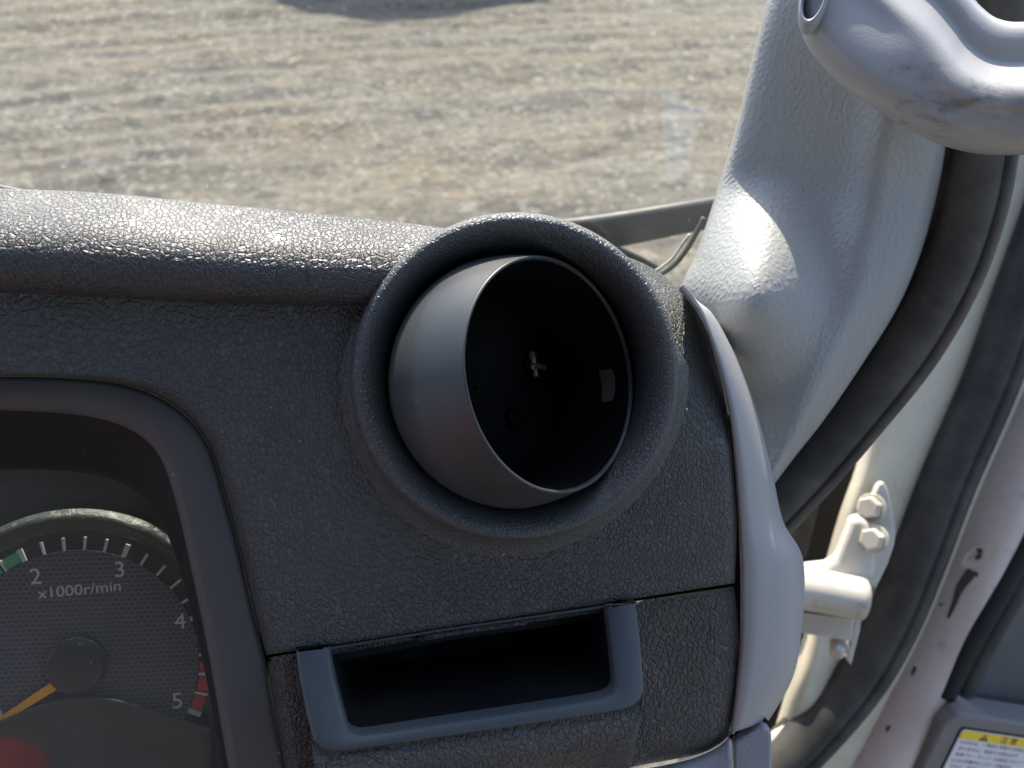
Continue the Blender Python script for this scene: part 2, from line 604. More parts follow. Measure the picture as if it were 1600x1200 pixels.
def build_ground():
    xs = np.concatenate([np.linspace(-60, -6, 20)[:-1], np.linspace(-6, 5, 440), np.linspace(5, 60, 20)[1:]])
    ys = np.concatenate([np.linspace(-40, 1.2, 12)[:-1], np.linspace(1.2, 9.5, 370), np.linspace(9.5, 120, 24)[1:]])
    X, Y = np.meshgrid(xs, ys)
    near = np.clip(1 - np.maximum(np.abs(X) - 5.5, np.abs(Y - 5) - 4.2), 0, 1)
    L = Y - .16*X + .018*X*X + .25*vnoise(X*.5, Y*.5, 4)
    H = np.zeros_like(X)
    for per, amp, sd in ((.62, .014, 1), (.27, .009, 2), (1.9, .02, 3)):
        mod = np.clip(vnoise(X*.45, L*.8, sd + 10)*2.2 - .6, 0, 1)
        H += amp*mod*np.sin(2*np.pi*(L/per + vnoise(X*.7, Y*.7, sd + 20)*.6))
    for s, a, sd in ((2.2, .030, 31), (5.5, .020, 32), (13, .012, 33)):
        H += a*(vnoise(X*s*.7, Y*s, sd) - .5)
    H = H*near - .03
    v = np.stack([X, Y, H], -1).reshape(-1, 3)
    me = bpy.data.meshes.new('ground')
    me.from_pydata(v.tolist(), [], grid_faces(len(ys), len(xs)))
    me.shade_smooth()
    me.materials.append(ground_mat())
    o = link(bpy.data.objects.new('ground', me))
    o['kind'] = 'structure'
    o['label'] = 'dry dirt yard with tyre tracks seen through the windscreen'
build_ground()

# ------------------------------------------------------------------ dashboard
dash = thing('dashboard', 'black leather-grained truck dashboard with padded top and an open pocket', 'dashboard', P(700, 900, D(700, 900)))

VC = P(806, 590, .290)
AX = C3((.05, -.05, -1.0))

def cut(o, inside):
    """Open a hole: drop the faces whose centre (world) is inside."""
    off = np.array(o.parent.location)
    bm = bmesh.new()
    bm.from_mesh(o.data)
    bmesh.ops.delete(bm, geom=[f for f in bm.faces if inside(np.array(f.calc_center_median()) + off)], context='FACES')
    bm.to_mesh(o.data)
    bm.free()

def in_vent(p):
    a = AX/np.linalg.norm(AX)
    d = p - VC
    return np.linalg.norm(d - a*(d @ a)) < .0545

def to_px(p):
    d = p - CAM
    z = d @ CF
    return 800 + F*(d @ CX)/z, 600 - F*(d @ CU)/z

def in_poly(q, poly):
    x, y = q
    c = False
    for (x0, y0), (x1, y1) in zip(poly, poly[1:] + poly[:1]):
        if (y0 > y) != (y1 > y) and x < (x1-x0)*(y-y0)/(y1-y0) + x0:
            c = not c
    return c

def build_pad():
    st = []
    # x, lip bottom y, top silhouette y
    for x, yb, yt in ((-1100, 418, 278), (-600, 426, 290), (-260, 434, 300), (-120, 437, 304), (0, 441, 308), (160, 449, 315), (320, 458, 330), (480, 463, 345), (600, 464, 357), (720, 464, 372), (840, 462, 392)):
        d = D(x, yb)
        k = (yb - yt)
        s = [(x, yb+6, d+.012), (x, yb+3, d+.004), (x, yb+.5, d-.0010), (x, yb-.07*k, d-.0042)]
        # up and over the roll: each step climbs at the given angle towards the glass
        for f, sl_ in ((.14, 84), (.22, 72), (.30, 60), (.38, 48), (.46, 35), (.55, 23), (.65, 13), (.76, 6), (.88, 0), (1, -6)):
            y0, z0 = s[-1][1], s[-1][2]
            y1 = yb + (yt-yb)*f
            r0, r1, T = ray(x, y0), ray(x, y1), math.tan(R(sl_))
            s.append((x, y1, z0*(r0[2]-T*r0[1])/(r1[2]-T*r1[1])))
        pts = [P(*q) for q in s]
        t = pts[-1]
        pts.append(t + np.array([.004, .012, -.012]))
        pts.append(t + np.array([.010, .025, -.05]))
        st.append(cr(pts, 100))
    rows = cri(np.array(st), 12)
    o = grid('top_pad', rows, M['pad'], dash, thick=.003, label='rounded padded roll along the top of the dashboard')
    cut(o, in_vent)
build_pad()

OUT = [(-1100, 588), (-600, 588), (-260, 588), (-120, 588), (0, 588), (100, 590), (190, 600), (250, 621), (297, 655), (328, 700), (347, 760), (372, 850), (395, 950), (414, 1024)]
INN = [(-1100, 640), (-600, 640), (-260, 640), (-120, 640), (0, 641), (90, 645), (160, 655), (212, 676), (245, 706), (263, 745), (279, 800), (299, 890), (318, 980), (333, 1060)]
BCK = [(-1100, 733), (-600, 733), (-260, 733), (-120, 733), (0, 733), (90, 735), (150, 742), (195, 757), (226, 780), (247, 808), (264, 842), (285, 905), (305, 985), (322, 1060)]
SEAM = [(414, 1024), (520, 1006), (700, 976), (860, 953), (1000, 933), (1147, 913)]

def build_fascia():
    A = cr(OUT, 240)
    Bp = [(-1100, 410), (-600, 418), (-260, 426), (-120, 428), (0, 432), (160, 440), (320, 448), (480, 452), (640, 452), (820, 430), (960, 400), (1012, 415), (1062, 452), (1097, 500), (1121, 570), (1136, 640), (1145, 720), (1151, 820), (1148, 911)]
    # arrange outer points so that stations pair sensibly with A
    Ba = cr(Bp, 240)
    rows = []
    for (ax, ay), (bx, by), s in zip(A, Ba, np.linspace(0, 1, 240)):
        L = math.hypot(bx-ax, by-ay)
        q = [0, 2, 5, 9, 15, 22, 32, 45] + list(np.linspace(60, L-70, 34)) + [L-52, L-38, L-26, L-17, L-10, L-5, L-2, L]
        row = []
        right = min(1, max(0, (bx - 900)/120))
        tr = right*min(1, max(0, (700 - by)/250))
        for t in q:
            x, y = ax+(bx-ax)*t/L, ay+(by-ay)*t/L
            e = L - t
            o = 0.012*max(0, 1-t/26)**2.6
            o += right*.008*max(0, 1-e/16)**2.4
            o += tr*.042*max(0, 1-e/120)**2
            # gentle hollow above the instrument hood
            row.append(P(x, y, D(x, y) + o))
        rows.append(row)
    o = grid('fascia', rows, M['fascia'], dash, thick=.002, label='grained black face of the dashboard around the round vent')
    cut(o, in_vent)
build_fascia()

def seam_y(x):
    s = np.array(SEAM, float)
    return float(np.interp(x, s[:, 0], s[:, 1]))

def build_lower():
    top = [(416, 1028), (470, 1019), (520, 1011), (700, 981), (860, 958), (1000, 938), (1100, 923), (1135, 918), (1147, 916)]
    bot = [(500, 1560), (540, 1480), (600, 1400), (760, 1250), (880, 1225), (985, 1199), (1085, 1180), (1122, 1164), (1137, 1152)]
    T, B = cri(top, 8), cri(bot, 8)
    rows = []
    for t in [0, .008, .02, .04, .07, .12, .2, .3, .4, .5, .6, .7, .8, .88, .93, .96, .98, 1]:
        row = []
        for (ax, ay), (bx, by) in zip(T, B):
            x, y = ax+(bx-ax)*t, ay+(by-ay)*t
            # right edge bows outward
            x += 12*math.sin(math.pi*t)*max(0, (ax-1000)/147)
            o = .006*max(0, 1-t/.03)**2 + .010*max(0, (t-.9)/.1)**2 + .008*max(0, 1-(1150-ax)/30)**2 + .008*max(0, 1-(ax-416)/26)**2
            row.append(P(x, y, D(x, y) + .0015 + o))
        rows.append(row)
    o = grid('lower_panel', rows, M['housing'], dash, thick=.002, label='grained black panel below the dashboard seam')
    cut(o, lambda p: in_poly(to_px(p), [(486, 1018), (500, 1110), (512, 1158), (545, 1165), (700, 1142), (960, 1102), (985, 1080), (975, 944)]))
    # dark backing behind the seam and gaps
    grid('seam_backing', [[P(x, y, D(x, y)+.016) for x, y in ((380, 1000), (700, 950), (1000, 905), (1140, 885))],
                          [P(x, y, D(x, y)+.016) for x, y in ((395, 1060), (700, 1000), (1000, 960), (1140, 940))]], M['gap'], dash, smooth=False, thick=.001)
build_lower()

# pocket
PO = [(462, 1019), (467, 1060), (477, 1110), (486, 1148), (494, 1165), (512, 1175), (560, 1172), (700, 1152), (850, 1130), (960, 1113), (990, 1105), (1003, 1092), (1008, 1072), (1004, 1015), (996, 943)]
PI_ = [(515, 1013), (521, 1050), (531, 1092), (541, 1130), (546, 1143), (560, 1150), (585, 1148), (700, 1130), (850, 1107), (925, 1095), (949, 1089), (960, 1080), (962, 1062), (957, 1010), (950, 950)]

def pk(x, y):
    """Pocket frame leans out of the dashboard towards its lower edge."""
    t = (y - seam_y(x)) / 165.0
    return D(x, y) - .003 - .019*t

def build_pocket():
    A, B = cri(PO, 6), cri(PI_, 6)
    c = np.array([735, 1060])
    n = -C3(np.array(FN)/np.linalg.norm(FN))
    rows = []
    for s, dz in ((-.05, .020), (-.03, .006), (0, .0022), (.05, .0006), (.14, 0), (.5, 0), (.86, 0), (.95, .0006), (1.0, .002), (1.01, .006)):
        row = []
        for a, b in zip(A, B):
            q = a + (b-a)*s
            row.append(P(q[0], q[1], pk(*q)) + n*dz)
        rows.append(row)
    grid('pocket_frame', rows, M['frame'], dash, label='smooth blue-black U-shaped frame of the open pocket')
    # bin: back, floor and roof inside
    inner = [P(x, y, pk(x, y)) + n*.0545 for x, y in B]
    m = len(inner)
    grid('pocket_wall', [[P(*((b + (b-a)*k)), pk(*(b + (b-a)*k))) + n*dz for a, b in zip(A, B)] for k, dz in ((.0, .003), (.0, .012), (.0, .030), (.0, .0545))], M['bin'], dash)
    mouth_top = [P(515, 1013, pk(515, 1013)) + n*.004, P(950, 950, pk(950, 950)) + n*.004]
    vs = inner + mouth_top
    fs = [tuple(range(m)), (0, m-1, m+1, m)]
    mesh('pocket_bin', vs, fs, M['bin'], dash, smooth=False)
    # lip above the mouth
    grid('pocket_lip', [[P(x, seam_y(x)+k, D(x, seam_y(x)+k)+o) for x in np.linspace(505, 958, 24)] for k, o in ((3.5, .010), (4.2, .001), (6, -.001), (9, .0), (10, .008))], M['frame'], dash)
    # leather housing that bulges out under the frame
    A = cri(PO[3:13], 8)
    S = [(500, 1300), (510, 1300), (530, 1300), (580, 1300), (710, 1285), (840, 1262), (930, 1235), (965, 1222), (985, 1200), (1000, 1130)]
    S = cri(S, 8)
    rows = []
    for t in (-.06, -.03, 0, .03, .08, .16, .28, .42, .56, .7, .82, .9, .96, 1):
        row = []
        for k, (a, b) in enumerate(zip(A, S)):
            q = a + (b-a)*max(t, 0)
            if t < 0:
                d = pk(*a) + .0024 - .0012*(-t/.06)
                q = a + (c - a)*(-t)*.6
            else:
                d0 = pk(*a) + .0025
                d1 = D(*b) + .002
                d = d0 + (d1-d0)*max(0, (t-.25)/.75)**1.6 - .004*math.sin(math.pi*min(1, t*1.2))*(1 if t < .83 else 0)
                u = k/(len(A)-1)
                d += .004*max(0, (u-.93)/.07)
            row.append(P(q[0], q[1], d))
        rows.append(row)
    grid('pocket_housing', rows, M['housing'], dash, label='grained bulging front under the pocket frame')
build_pocket()

def build_trim():
    L = [(1062, 448), (1079, 468), (1098, 500), (1122, 570), (1138, 640), (1147, 720), (1154, 820), (1157, 900), (1156, 1000), (1149, 1080), (1141, 1146)]
    Rr = [(1070, 452), (1090, 470), (1116, 494), (1151, 560), (1181, 640), (1207, 740), (1224, 815), (1256, 880), (1251, 1000), (1236, 1066), (1201, 1126)]
    A, B = cri(L, 8), cri(Rr, 8)
    rows = []
    for s, dz in ((0, .016), (.0, .004), (.02, .001), (.08, -.0005), (.3, .001), (.55, .004), (.75, .009), (.88, .015), (.96, .023), (1, .032), (.97, .045)):
        rows.append([P(a[0]+(b[0]-a[0])*s, a[1]+(b[1]-a[1])*s, D(a[0], a[1]) + .003 + dz) for a, b in zip(A, B)])
    line = cri(L, 8)
    grid('trim_backing', [[P(x+k, y, D(x, y)+.026) for x, y in line if y > 640] for k in (-34, -10, 24)], M['gap'], dash, thick=.001)
    grid('end_trim', rows, M['trim'], dash, label='grey plastic end cap beside the pillar', thick=.0015)
    # lower grey trims
    d = D(1100, 1190) + .004
    A = [(930, 1216), (985, 1203), (1040, 1194), (1086, 1183), (1122, 1167), (1136, 1153), (1142, 1158)]
    rows = []
    for k, o in ((0, .010), (1, .002), (4, -.001), (14, -.004), (40, -.006), (400, -.008)):
        rows.append([P(x + (2 if x > 1130 else 0), y+k, d+o + max(0, (1000-x)/1000*.05)) for x, y in cri(A, 6)])
    grid('lower_trim', rows, M['trim_grain'], dash, thick=.0015, label='pale grey trim under the black lower panel')
    plate('corner_trim', [(1147, 1163), (1150, 1157), (1196, 1137), (1204, 1141), (1206, 1150), (1206, 1560), (1147, 1560)], D(1150, 1150)+.006, C3((0.004, 0, .03)), M['trim_grain'], dash, bevel=.0012)
    plate('trim_slot', [(1140, 1150), (1200, 1126), (1205, 1150), (1147, 1175)], D(1150, 1150)+.012, C3((0, 0, .004)), M['gap'], dash, bevel=0)
build_trim()

# ------------------------------------------------------------------ round vent
vent = thing('air_vent', 'round swivelling black air vent turned towards the door', 'air vent', VC)

def build_vent():
    x, y, z = frame_of(AX)
    n = C3(np.array(FN)/np.linalg.norm(FN))
    p0 = P(805, 590, .302)
    prof = [(.0005, -.075), (.047, -.074), (.0479, -.030), (.0479, -.006), (.0481, -.002), (.0488, .0008), (.0500, .0040), (.0515, .0068), (.0530, .0086), (.0546, .0096), (.0562, .0098), (.0576, .0091), (.0587, .0075), (.0594, .0050), (.0597, .002)]
    rows = []
    seg = 160
    an = np.linspace(0, 2*math.pi, seg, endpoint=False)
    for r, h in prof:
        rows.append([VC + z*h + (x*math.cos(a)+y*math.sin(a))*r for a in an])
    ends = [[], [], [], [], []]
    for a in an:
        rad = x*math.cos(a)+y*math.sin(a)
        b = VC + z*.002 + rad*.0597
        g = (n @ (p0 - b)) / (n @ (-z))          # distance along -z to the face plane
        g = max(g, .001)
        for k, (f, o) in enumerate(((.3, .0005), (.55, .0016), (.75, .0038), (.9, .0068), (1.02, .0110))):
            top = 1 - .9*max(0.0, min(1.0, (math.sin(a) - .05)/.3))
            ends[k].append(b - z*g*f + rad*o*top)
    rows += ends
    grid('bezel', rows, M['bezel'], vent, closed=True, label='raised rounded ring round the vent')
    # ball barrel, swivelled to the right
    bx = C3((.68, .13, -.745))
    c = P(806, 595, .2944)
    Rb, h = .0472, .0209
    rr = math.sqrt(Rb*Rb - h*h)
    a0 = math.atan2(rr, h)
    prof = [(Rb*math.sin(t), Rb*math.cos(t)) for t in np.linspace(math.pi*.93, math.pi*.5, 30)]
    # in front of its equator the ball runs into a straighter, slightly tapered nozzle
    prof += [(Rb - (Rb-rr)*(q**1.35), h*q) for q in np.linspace(.04, 1, 24)]
    prof += [(rr + .0000, h + .0003), (rr - .0005, h + .0007), (rr - .0011, h + .0004), (rr - .0014, h - .001)]
    lathe('barrel', c, bx, prof, M['barrel'], vent, seg=160, fix=True)
    rim = [(rr + .0001, h + .0003), (rr - .0003, h + .0010), (rr - .0009, h + .0010), (rr - .0013, h + .0003), (rr - .0013, h - .001)]
    # duct and damper inside
    lathe('duct', c, bx, [(rr - .0014, h - .0008), (rr - .0025, h - .006), (rr - .005, h - .03), (rr - .0056, h - .036), (rr - .006, h - .0445), (.001, h - .045)], M['void'], vent, seg=96)
    X, Y, Z = frame_of(bx)
    q0 = c + Z*(h - .0435)
    def on_disc(px, py):
        r = ray(px, py)
        t = (Z @ (q0 - CAM)) / (Z @ r)
        return CAM + r*t
    # damper hub: three arms and a boss
    hub = on_disc(826, 572)
    lathe('damper_hub', hub, bx, [(.0034, 0), (.0032, .002), (.0022, .003), (.0001, .0032)], M['void'], vent, seg=24)
    for px, py, r1 in ((822, 552, .0011), (842, 576, .0010), (822, 578, .0012), (829, 590, .0009)):
        b = on_disc(px, py)
        tube('damper_pin', [hub + Z*.003, (hub+b)/2 + Z*.0034, b + Z*.003], r1*1.5, r1*1.5, M['brass'], vent, n=8, seg=8)
    # small tab moulded on the duct wall
    from mathutils.bvhtree import BVHTree
    du_ = [q for q in vent.children if q.name.startswith('duct')][0]
    bv = BVHTree.FromPolygons([v.co + vent.location for v in du_.data.vertices], [tuple(p.vertices) for p in du_.data.polygons])
    def on_duct(px, py):
        r = ray(px, py)
        h_ = bv.ray_cast(Vector(CAM), Vector(r).normalized())
        return np.array(h_[0]) - r*.0012
    t = [on_duct(*q) for q in ((936, 579), (946, 577), (957, 577), (961, 592), (961, 612), (957, 626), (948, 628), (940, 628), (940, 600))]
    k = len(t)
    vs = t + [p + CF*.002 for p in t]
    mesh('damper_tab', vs, [tuple(range(k)), tuple(range(2*k-1, k-1, -1))] + [(i, (i+1) % k, (i+1) % k + k, i+k) for i in range(k)], M['tab'], vent, smooth=False)
    b = on_disc(803, 652)
    lathe('damper_boss', b, bx, [(.0042, 0), (.0040, .002), (.0034, .0024), (.003, .002), (.0028, .0005), (.0001, .0004)], M['void'], vent, seg=32)
build_vent()

# ------------------------------------------------------------------ instrument cluster
clus = thing('instrument_cluster', 'recessed instrument cluster with rev counter and amber needle beside the vent', 'instrument cluster', P(120, 1042, .345))
YAW, A3, DA, TR = .1371, 1.1866, -.8046, .0534*.345/.34
dn = C3((math.sin(YAW), .009, -math.cos(YAW)))
dn /= np.linalg.norm(dn)
du = np.cross(CU, dn); du /= np.linalg.norm(du)
dv = np.cross(dn, du)
DC = P(120.3, 1042.2, .345)

def dial_pt(r, a, h=0):
    return DC + (du*math.cos(a) + dv*math.sin(a))*r + dn*h

def on_dial(px, py, h=0):
    r = ray(px, py)
    return CAM + r*((dn @ (DC + dn*h - CAM)) / (dn @ r))

def ang(k):
    return A3 + DA*(k-3)

def arc_plate(name, r0, r1, a0, a1, h0, h1, mat, parent, n=10, **kw):
    vs, fs = [], []
    for k in range(n+1):
        a = a0 + (a1-a0)*k/n
        vs += [dial_pt(r0, a, h1), dial_pt(r1, a, h1), dial_pt(r1, a, h0), dial_pt(r0, a, h0)]
    for k in range(n):
        b = k*4
        for i in range(4):
            fs.append((b+i, b+(i+1) % 4, b+4+(i+1) % 4, b+4+i))
    fs += [(0, 1, 2, 3), (n*4+3, n*4+2, n*4+1, n*4)]
    o = mesh(name, vs, fs, mat, parent, smooth=False, face_cam=False, **kw)
    fix_normals(o)
    return o

def text(name, body, size, org, ux, uy, mat, parent, align='CENTER', extr=.00004, squash=1.0):
    cu = bpy.data.curves.new(name, 'FONT')
    cu.body = body
    cu.size = size
    cu.align_x = align
    cu.align_y = 'CENTER'
    cu.extrude = extr
    cu.resolution_u = 4
    tmp = bpy.data.objects.new(name + '_curve', cu)
    COL.objects.link(tmp)
    dg = bpy.context.evaluated_depsgraph_get()
    me = bpy.data.meshes.new_from_object(tmp.evaluated_get(dg))
    bpy.data.objects.remove(tmp)
    bpy.data.curves.remove(cu)
    uz = np.cross(ux, uy)
    for v in me.vertices:
        v.co = Vector(org + ux*v.co.x*squash + uy*v.co.y + uz*v.co.z - np.array(parent.location))
    me.materials.clear()
    me.materials.append(mat)
    me.name = name
    o = bpy.data.objects.new(name, me)
    return link(o, parent)

def build_cluster():
    # hood frame and recess walls
    O = cr(OUT + [(434, 1130), (452, 1230), (500, 1560)], 200)
    I = cr(INN + [(345, 1130), (362, 1230), (410, 1560)], 200)
    B = cr(BCK + [(334, 1130), (350, 1230), (398, 1560)], 200)
    rows = []
    f = lambda p, o: P(p[0], p[1], D(p[0], p[1]) + o)
    for s, o in ((-.02, .03), (0.0, .016), (.01, .0108), (.05, .0092), (.15, .0085), (.5, .0085), (.8, .0088), (.9, .0098), (.97, .0122), (1, .016)):
        rows.append([f(a + (b-a)*s, o) for a, b in zip(O, I)])
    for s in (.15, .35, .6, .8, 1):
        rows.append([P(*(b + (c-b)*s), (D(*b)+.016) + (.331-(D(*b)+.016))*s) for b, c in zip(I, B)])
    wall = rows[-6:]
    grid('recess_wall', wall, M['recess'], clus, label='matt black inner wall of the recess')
    rows = rows[:-5]
    grid('hood', rows, M['hood'], clus, label='black plastic hood frame with rounded corner')
    # back panel
    q = [P(x, y, .352) for x, y in ((-1000, 640), (430, 640), (430, 1560), (-1000, 1560))]
    mesh('back_panel', q + [p + CF*.003 for p in q], [(0, 1, 2, 3), (7, 6, 5, 4), (0, 4, 5, 1), (1, 5, 6, 2), (2, 6, 7, 3), (3, 7, 4, 0)], M['hub'], clus, smooth=False)
    # steering wheel's reflection in the lens, modelled as a wrinkled arc
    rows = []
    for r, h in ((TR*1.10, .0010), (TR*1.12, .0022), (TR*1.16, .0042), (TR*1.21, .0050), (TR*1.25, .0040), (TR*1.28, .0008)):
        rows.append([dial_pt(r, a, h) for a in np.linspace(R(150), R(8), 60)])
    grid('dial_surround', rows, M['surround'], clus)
    # ring and woven disc
    def disc(name, r, h, mat, uv=False):
        n = 96
        vs = [dial_pt(r, 2*math.pi*k/n, h) for k in range(n)] + [dial_pt(r, 2*math.pi*k/n, h-.0012) for k in range(n)]
        fs = [tuple(range(n))] + [(k, k+n, (k+1) % n+n, (k+1) % n) for k in range(n)]
        o = mesh(name, vs, fs, mat, clus, smooth=False)
        if uv:
            l = o.data.uv_layers.new(name='UVMap')
            for lp in o.data.loops:
                v = np.array(o.data.vertices[lp.vertex_index].co) + np.array(clus.location) - DC
                l.data[lp.index].uv = (v @ du, v @ dv)
        return o
    disc('dial_ring', TR*1.10, .0, M['ring'])
    disc('dial_face', TR*.945, .0009, M['dial'], True)
    for k10 in range(0, 51, 2):
        k = k10/10
        big = k10 % 10 == 0
        w_ = (.0010 if big else .00052)/TR
        a = ang(k)
        arc_plate('tick_mark', TR*.948, TR*(1.055 if big else 1.05), a-w_, a+w_, .0003, .0012, M['print'], clus, n=1)
    for k0, k1, nm, mt in ((1.0, 1.55, 'green_zone', 'green'), (1.64, 1.76, 'green_zone', 'green'), (1.82, 1.965, 'green_zone', 'green'), (4.48, 4.57, 'red_zone', 'red'), (4.625, 4.775, 'red_zone', 'red'), (4.825, 4.965, 'red_zone', 'red')):
        arc_plate(nm, TR*.955, TR*1.045, ang(k0), ang(k1), .0003, .0010, M[mt], clus, n=6)
    tilt = R(4)
    tu, tv = du*math.cos(tilt)+dv*math.sin(tilt), dv*math.cos(tilt)-du*math.sin(tilt)
    for ch, px, py in (('0', -5, 1120), ('1', -60, 985), ('2', 55.5, 902), ('3', 187, 891), ('4', 281.5, 972), ('5', 277, 1096)):
        text('numeral', ch, .0098, on_dial(px, py, .00105), tu, tv, M['print'], clus, squash=1.05)
    text('unit_print', 'x1000r/min', .0066, on_dial(125, 922, .00105), tu, tv, M['print'], clus, squash=1.12)
    # needle and hub
    tip, root = on_dial(-70, 1171, .005), on_dial(86, 1071, .005)
    d = root - tip; d /= np.linalg.norm(d)
    s = np.cross(dn, d)
    vs = []
    for p, w_ in ((tip, .0006), (root, .0020)):
        vs += [p + s*w_, p - s*w_, p - s*w_ - dn*.001, p + s*w_ - dn*.001]
    o = mesh('needle', vs, [(0, 1, 2, 3), (7, 6, 5, 4), (0, 4, 5, 1), (1, 5, 6, 2), (2, 6, 7, 3), (3, 7, 4, 0)], M['needle'], clus, smooth=False, face_cam=False)
    fix_normals(o)
    lathe('needle_hub', on_dial(124, 1036, .001), dn, [(.0118, 0), (.0117, .0045), (.0112, .0060), (.0100, .0064), (.0001, .0065)], M['ring'], clus, seg=64)
    # dark mask over the lower part of the dial
    up = cr([(-240, 1190), (-120, 1160), (-40, 1140), (30, 1112), (90, 1092), (140, 1087), (200, 1096), (260, 1116), (330, 1138)], 40)
    rows = []
    for k, h in ((0, .001), (0, .004), (3, .0062), (9, .0066), (18, .0058), (22, .0048), (60, .0052), (400, .006)):
        rows.append([on_dial(x, y+k, h) for x, y in up])
    grid('dial_mask', rows, M['mask'], clus)
    q = [P(x, y, .327) for x, y in ((-1000, 650), (415, 650), (415, 1560), (-1000, 1560))]
    q = [p + dn*.0 for p in q]
    o = mesh('lens', q + [p + CF*.0015 for p in q], [(0, 1, 2, 3), (7, 6, 5, 4), (0, 4, 5, 1), (1, 5, 6, 2), (2, 6, 7, 3), (3, 7, 4, 0)], M['lens'], clus, smooth=False)
build_cluster()

# ------------------------------------------------------------------ A-pillar trim
pil = thing('pillar_trim', 'light grey grained windscreen pillar trim flaring out at the dashboard', 'pillar trim', P(1150, 600, .42))

def build_pillar():
    st = [((1240, -140), (1500, -100), .80), ((1200, 0), (1487, 60), .74), ((1172, 112), (1483, 150), .73), ((1150, 205), (1477, 232), .72), ((1127, 282), (1463, 312), .73),
          ((1107, 345), (1436, 402), .74), ((1087, 402), (1401, 482), .77), ((1066, 452), (1346, 570), .80), ((1070, 530), (1290, 652), .83), ((1088, 640), (1240, 716), .86), ((1110, 770), (1196, 775), .88)]
    rows = []
    for i, (a, b, cx) in enumerate(st):
        a, b = np.array(a, float), np.array(b, float)
        u = max(0, min(1, (450 - a[1])/450)) if a[1] < 450 else 0
        z0 = .398 - .034*max(0, min(1, (280 - a[1])/330)) + .012*max(0, min(1, (a[1]-480)/200))
        k = max(0, 1 - abs(a[1]-400)/190)          # bulge at the base
        k = k*k*(3-2*k)
        row = []
        for s, dz in ((-.005, .040), (0, .014), (.008, .006), (.03, .0015), (.08, -.002), (.18, -.005), (.30, -.008), (.42, -.011), (.55, -.015), (cx-.06, -.0215), (cx, -.0225), (cx+.06, -.0205), (.92, -.014), (.97, -.009), (1.0, .000), (1.0, .03)):
            q = a + (b-a)*s
            row.append((q[0], q[1], z0 + dz - .012*s))
        rows.append(cri(row, 5))
    rows = cri(np.array(rows), 10)
    def bulge(x, y):
        r = math.hypot((x-1178 - .10*(440-y))/145, (y-455)/200)
        return .037*(.5 + .5*math.cos(math.pi*min(1, r)))
    rows = [[P(x, y, z - bulge(x, y)) for x, y, z in row] for row in rows]
    grid('pillar_cover', rows, M['pillar'], pil, thick=.002)
build_pillar()

# ------------------------------------------------------------------ grab handle
han = thing('grab_handle', 'smudged light grey grab handle fixed on the windscreen pillar', 'grab handle', P(1400, 100, .30))

def build_handle():
    L = [(1247, -40), (1249, 32), (1259, 68), (1284, 103), (1322, 140), (1376, 176), (1425, 205), (1466, 225), (1526, 240), (1600, 242), (1720, 236)]
    U = [(1290, -190), (1315, -150), (1350, -120), (1395, -100), (1435, -70), (1480, -40), (1512, -12), (1533, 12), (1561, 31), (1606, 35), (1720, 20)]
    RG = [.80, .80, .80, .80, .80, .78, .74, .70, .68, .68, .68]
    rows = []
    for i, (a, b, rg) in enumerate(zip(L, U, RG)):
        a, b = np.array(a, float), np.array(b, float)
        s_ = i/10
        z = .315 - .012*s_
        th = .016 + .010*min(1, i/5)
        row = []
        for s, dz in ((0, 0), (.02, -.005), (.08, -.010), (.18, -.0145), (.32, -.0170), (rg-.30, -.0195), (rg-.17, -.0185), (rg-.08, -.0130), (rg, -.0070), (rg+.05, -.0062), ((rg+1.02)/2, -.0074), (.97, -.006), (1, .0),
                      (1.0, .014), (.92, .022), (.7, .026), (.4, .026), (.15, .018), (.03, .008)):
            q = a + (b-a)*s
            hollow = .0045*math.exp(-((s-.5)/.18)**2)*math.exp(-((i-3.5)/2.2)**2)
            row.append(P(q[0], q[1], z + dz*(th/.024) + (hollow if dz < 0 else 0)))
        m = cri(np.array(row + [row[0]]), 4)[:-1]
        rows.append(m)
    rows = cri(np.array(rows), 8)
    grid('grip', rows, M['handle'], han, closed=True, caps=True)
    # screw recess at the upper mount
    n = C3((-.35, .1, -.93)); n /= np.linalg.norm(n)
    rows = []
    c = P(1272, -6, .2985)
    ex, ey, ez = frame_of(n)
    up = C3((.22, .97, 0))
    sd = np.cross(up, n)
    for r, h in ((1.25, -.004), (1.12, .0012), (1.0, .0016), (.9, .001), (.82, -.004), (.7, -.012), (.02, -.013)):
        rows.append([c + n*h + (sd*math.cos(t)*.0042 + up*math.sin(t)*.0105)*r for t in np.linspace(0, 2*math.pi, 40, endpoint=False)])
    grid('screw_recess', rows, M['handle'], han, closed=True)
    # dark opening behind the grip
build_handle()

# ------------------------------------------------------------------ pillar weatherstrip
o = tube('pillar_weatherstrip', [P(*q) for q in ((1580, -140, .36), (1570, -30, .365), (1556, 60, .37), (1545, 140, .375), (1533, 230, .38), (1515, 325, .385), (1478, 430, .392), (1412, 545, .40), (1328, 652, .407), (1268, 724, .412), (1215, 782, .416), (1150, 850, .42))],
         [.0155, .0155, .0155, .0158, .0160, .0165, .0170, .0170, .0168, .0165, .016, .016], .014, M['seal'], n=90, prof=SEALP)
o['label'] = 'dusty black rubber door seal curving along the pillar trim edge'
o['category'] = 'rubber seal'

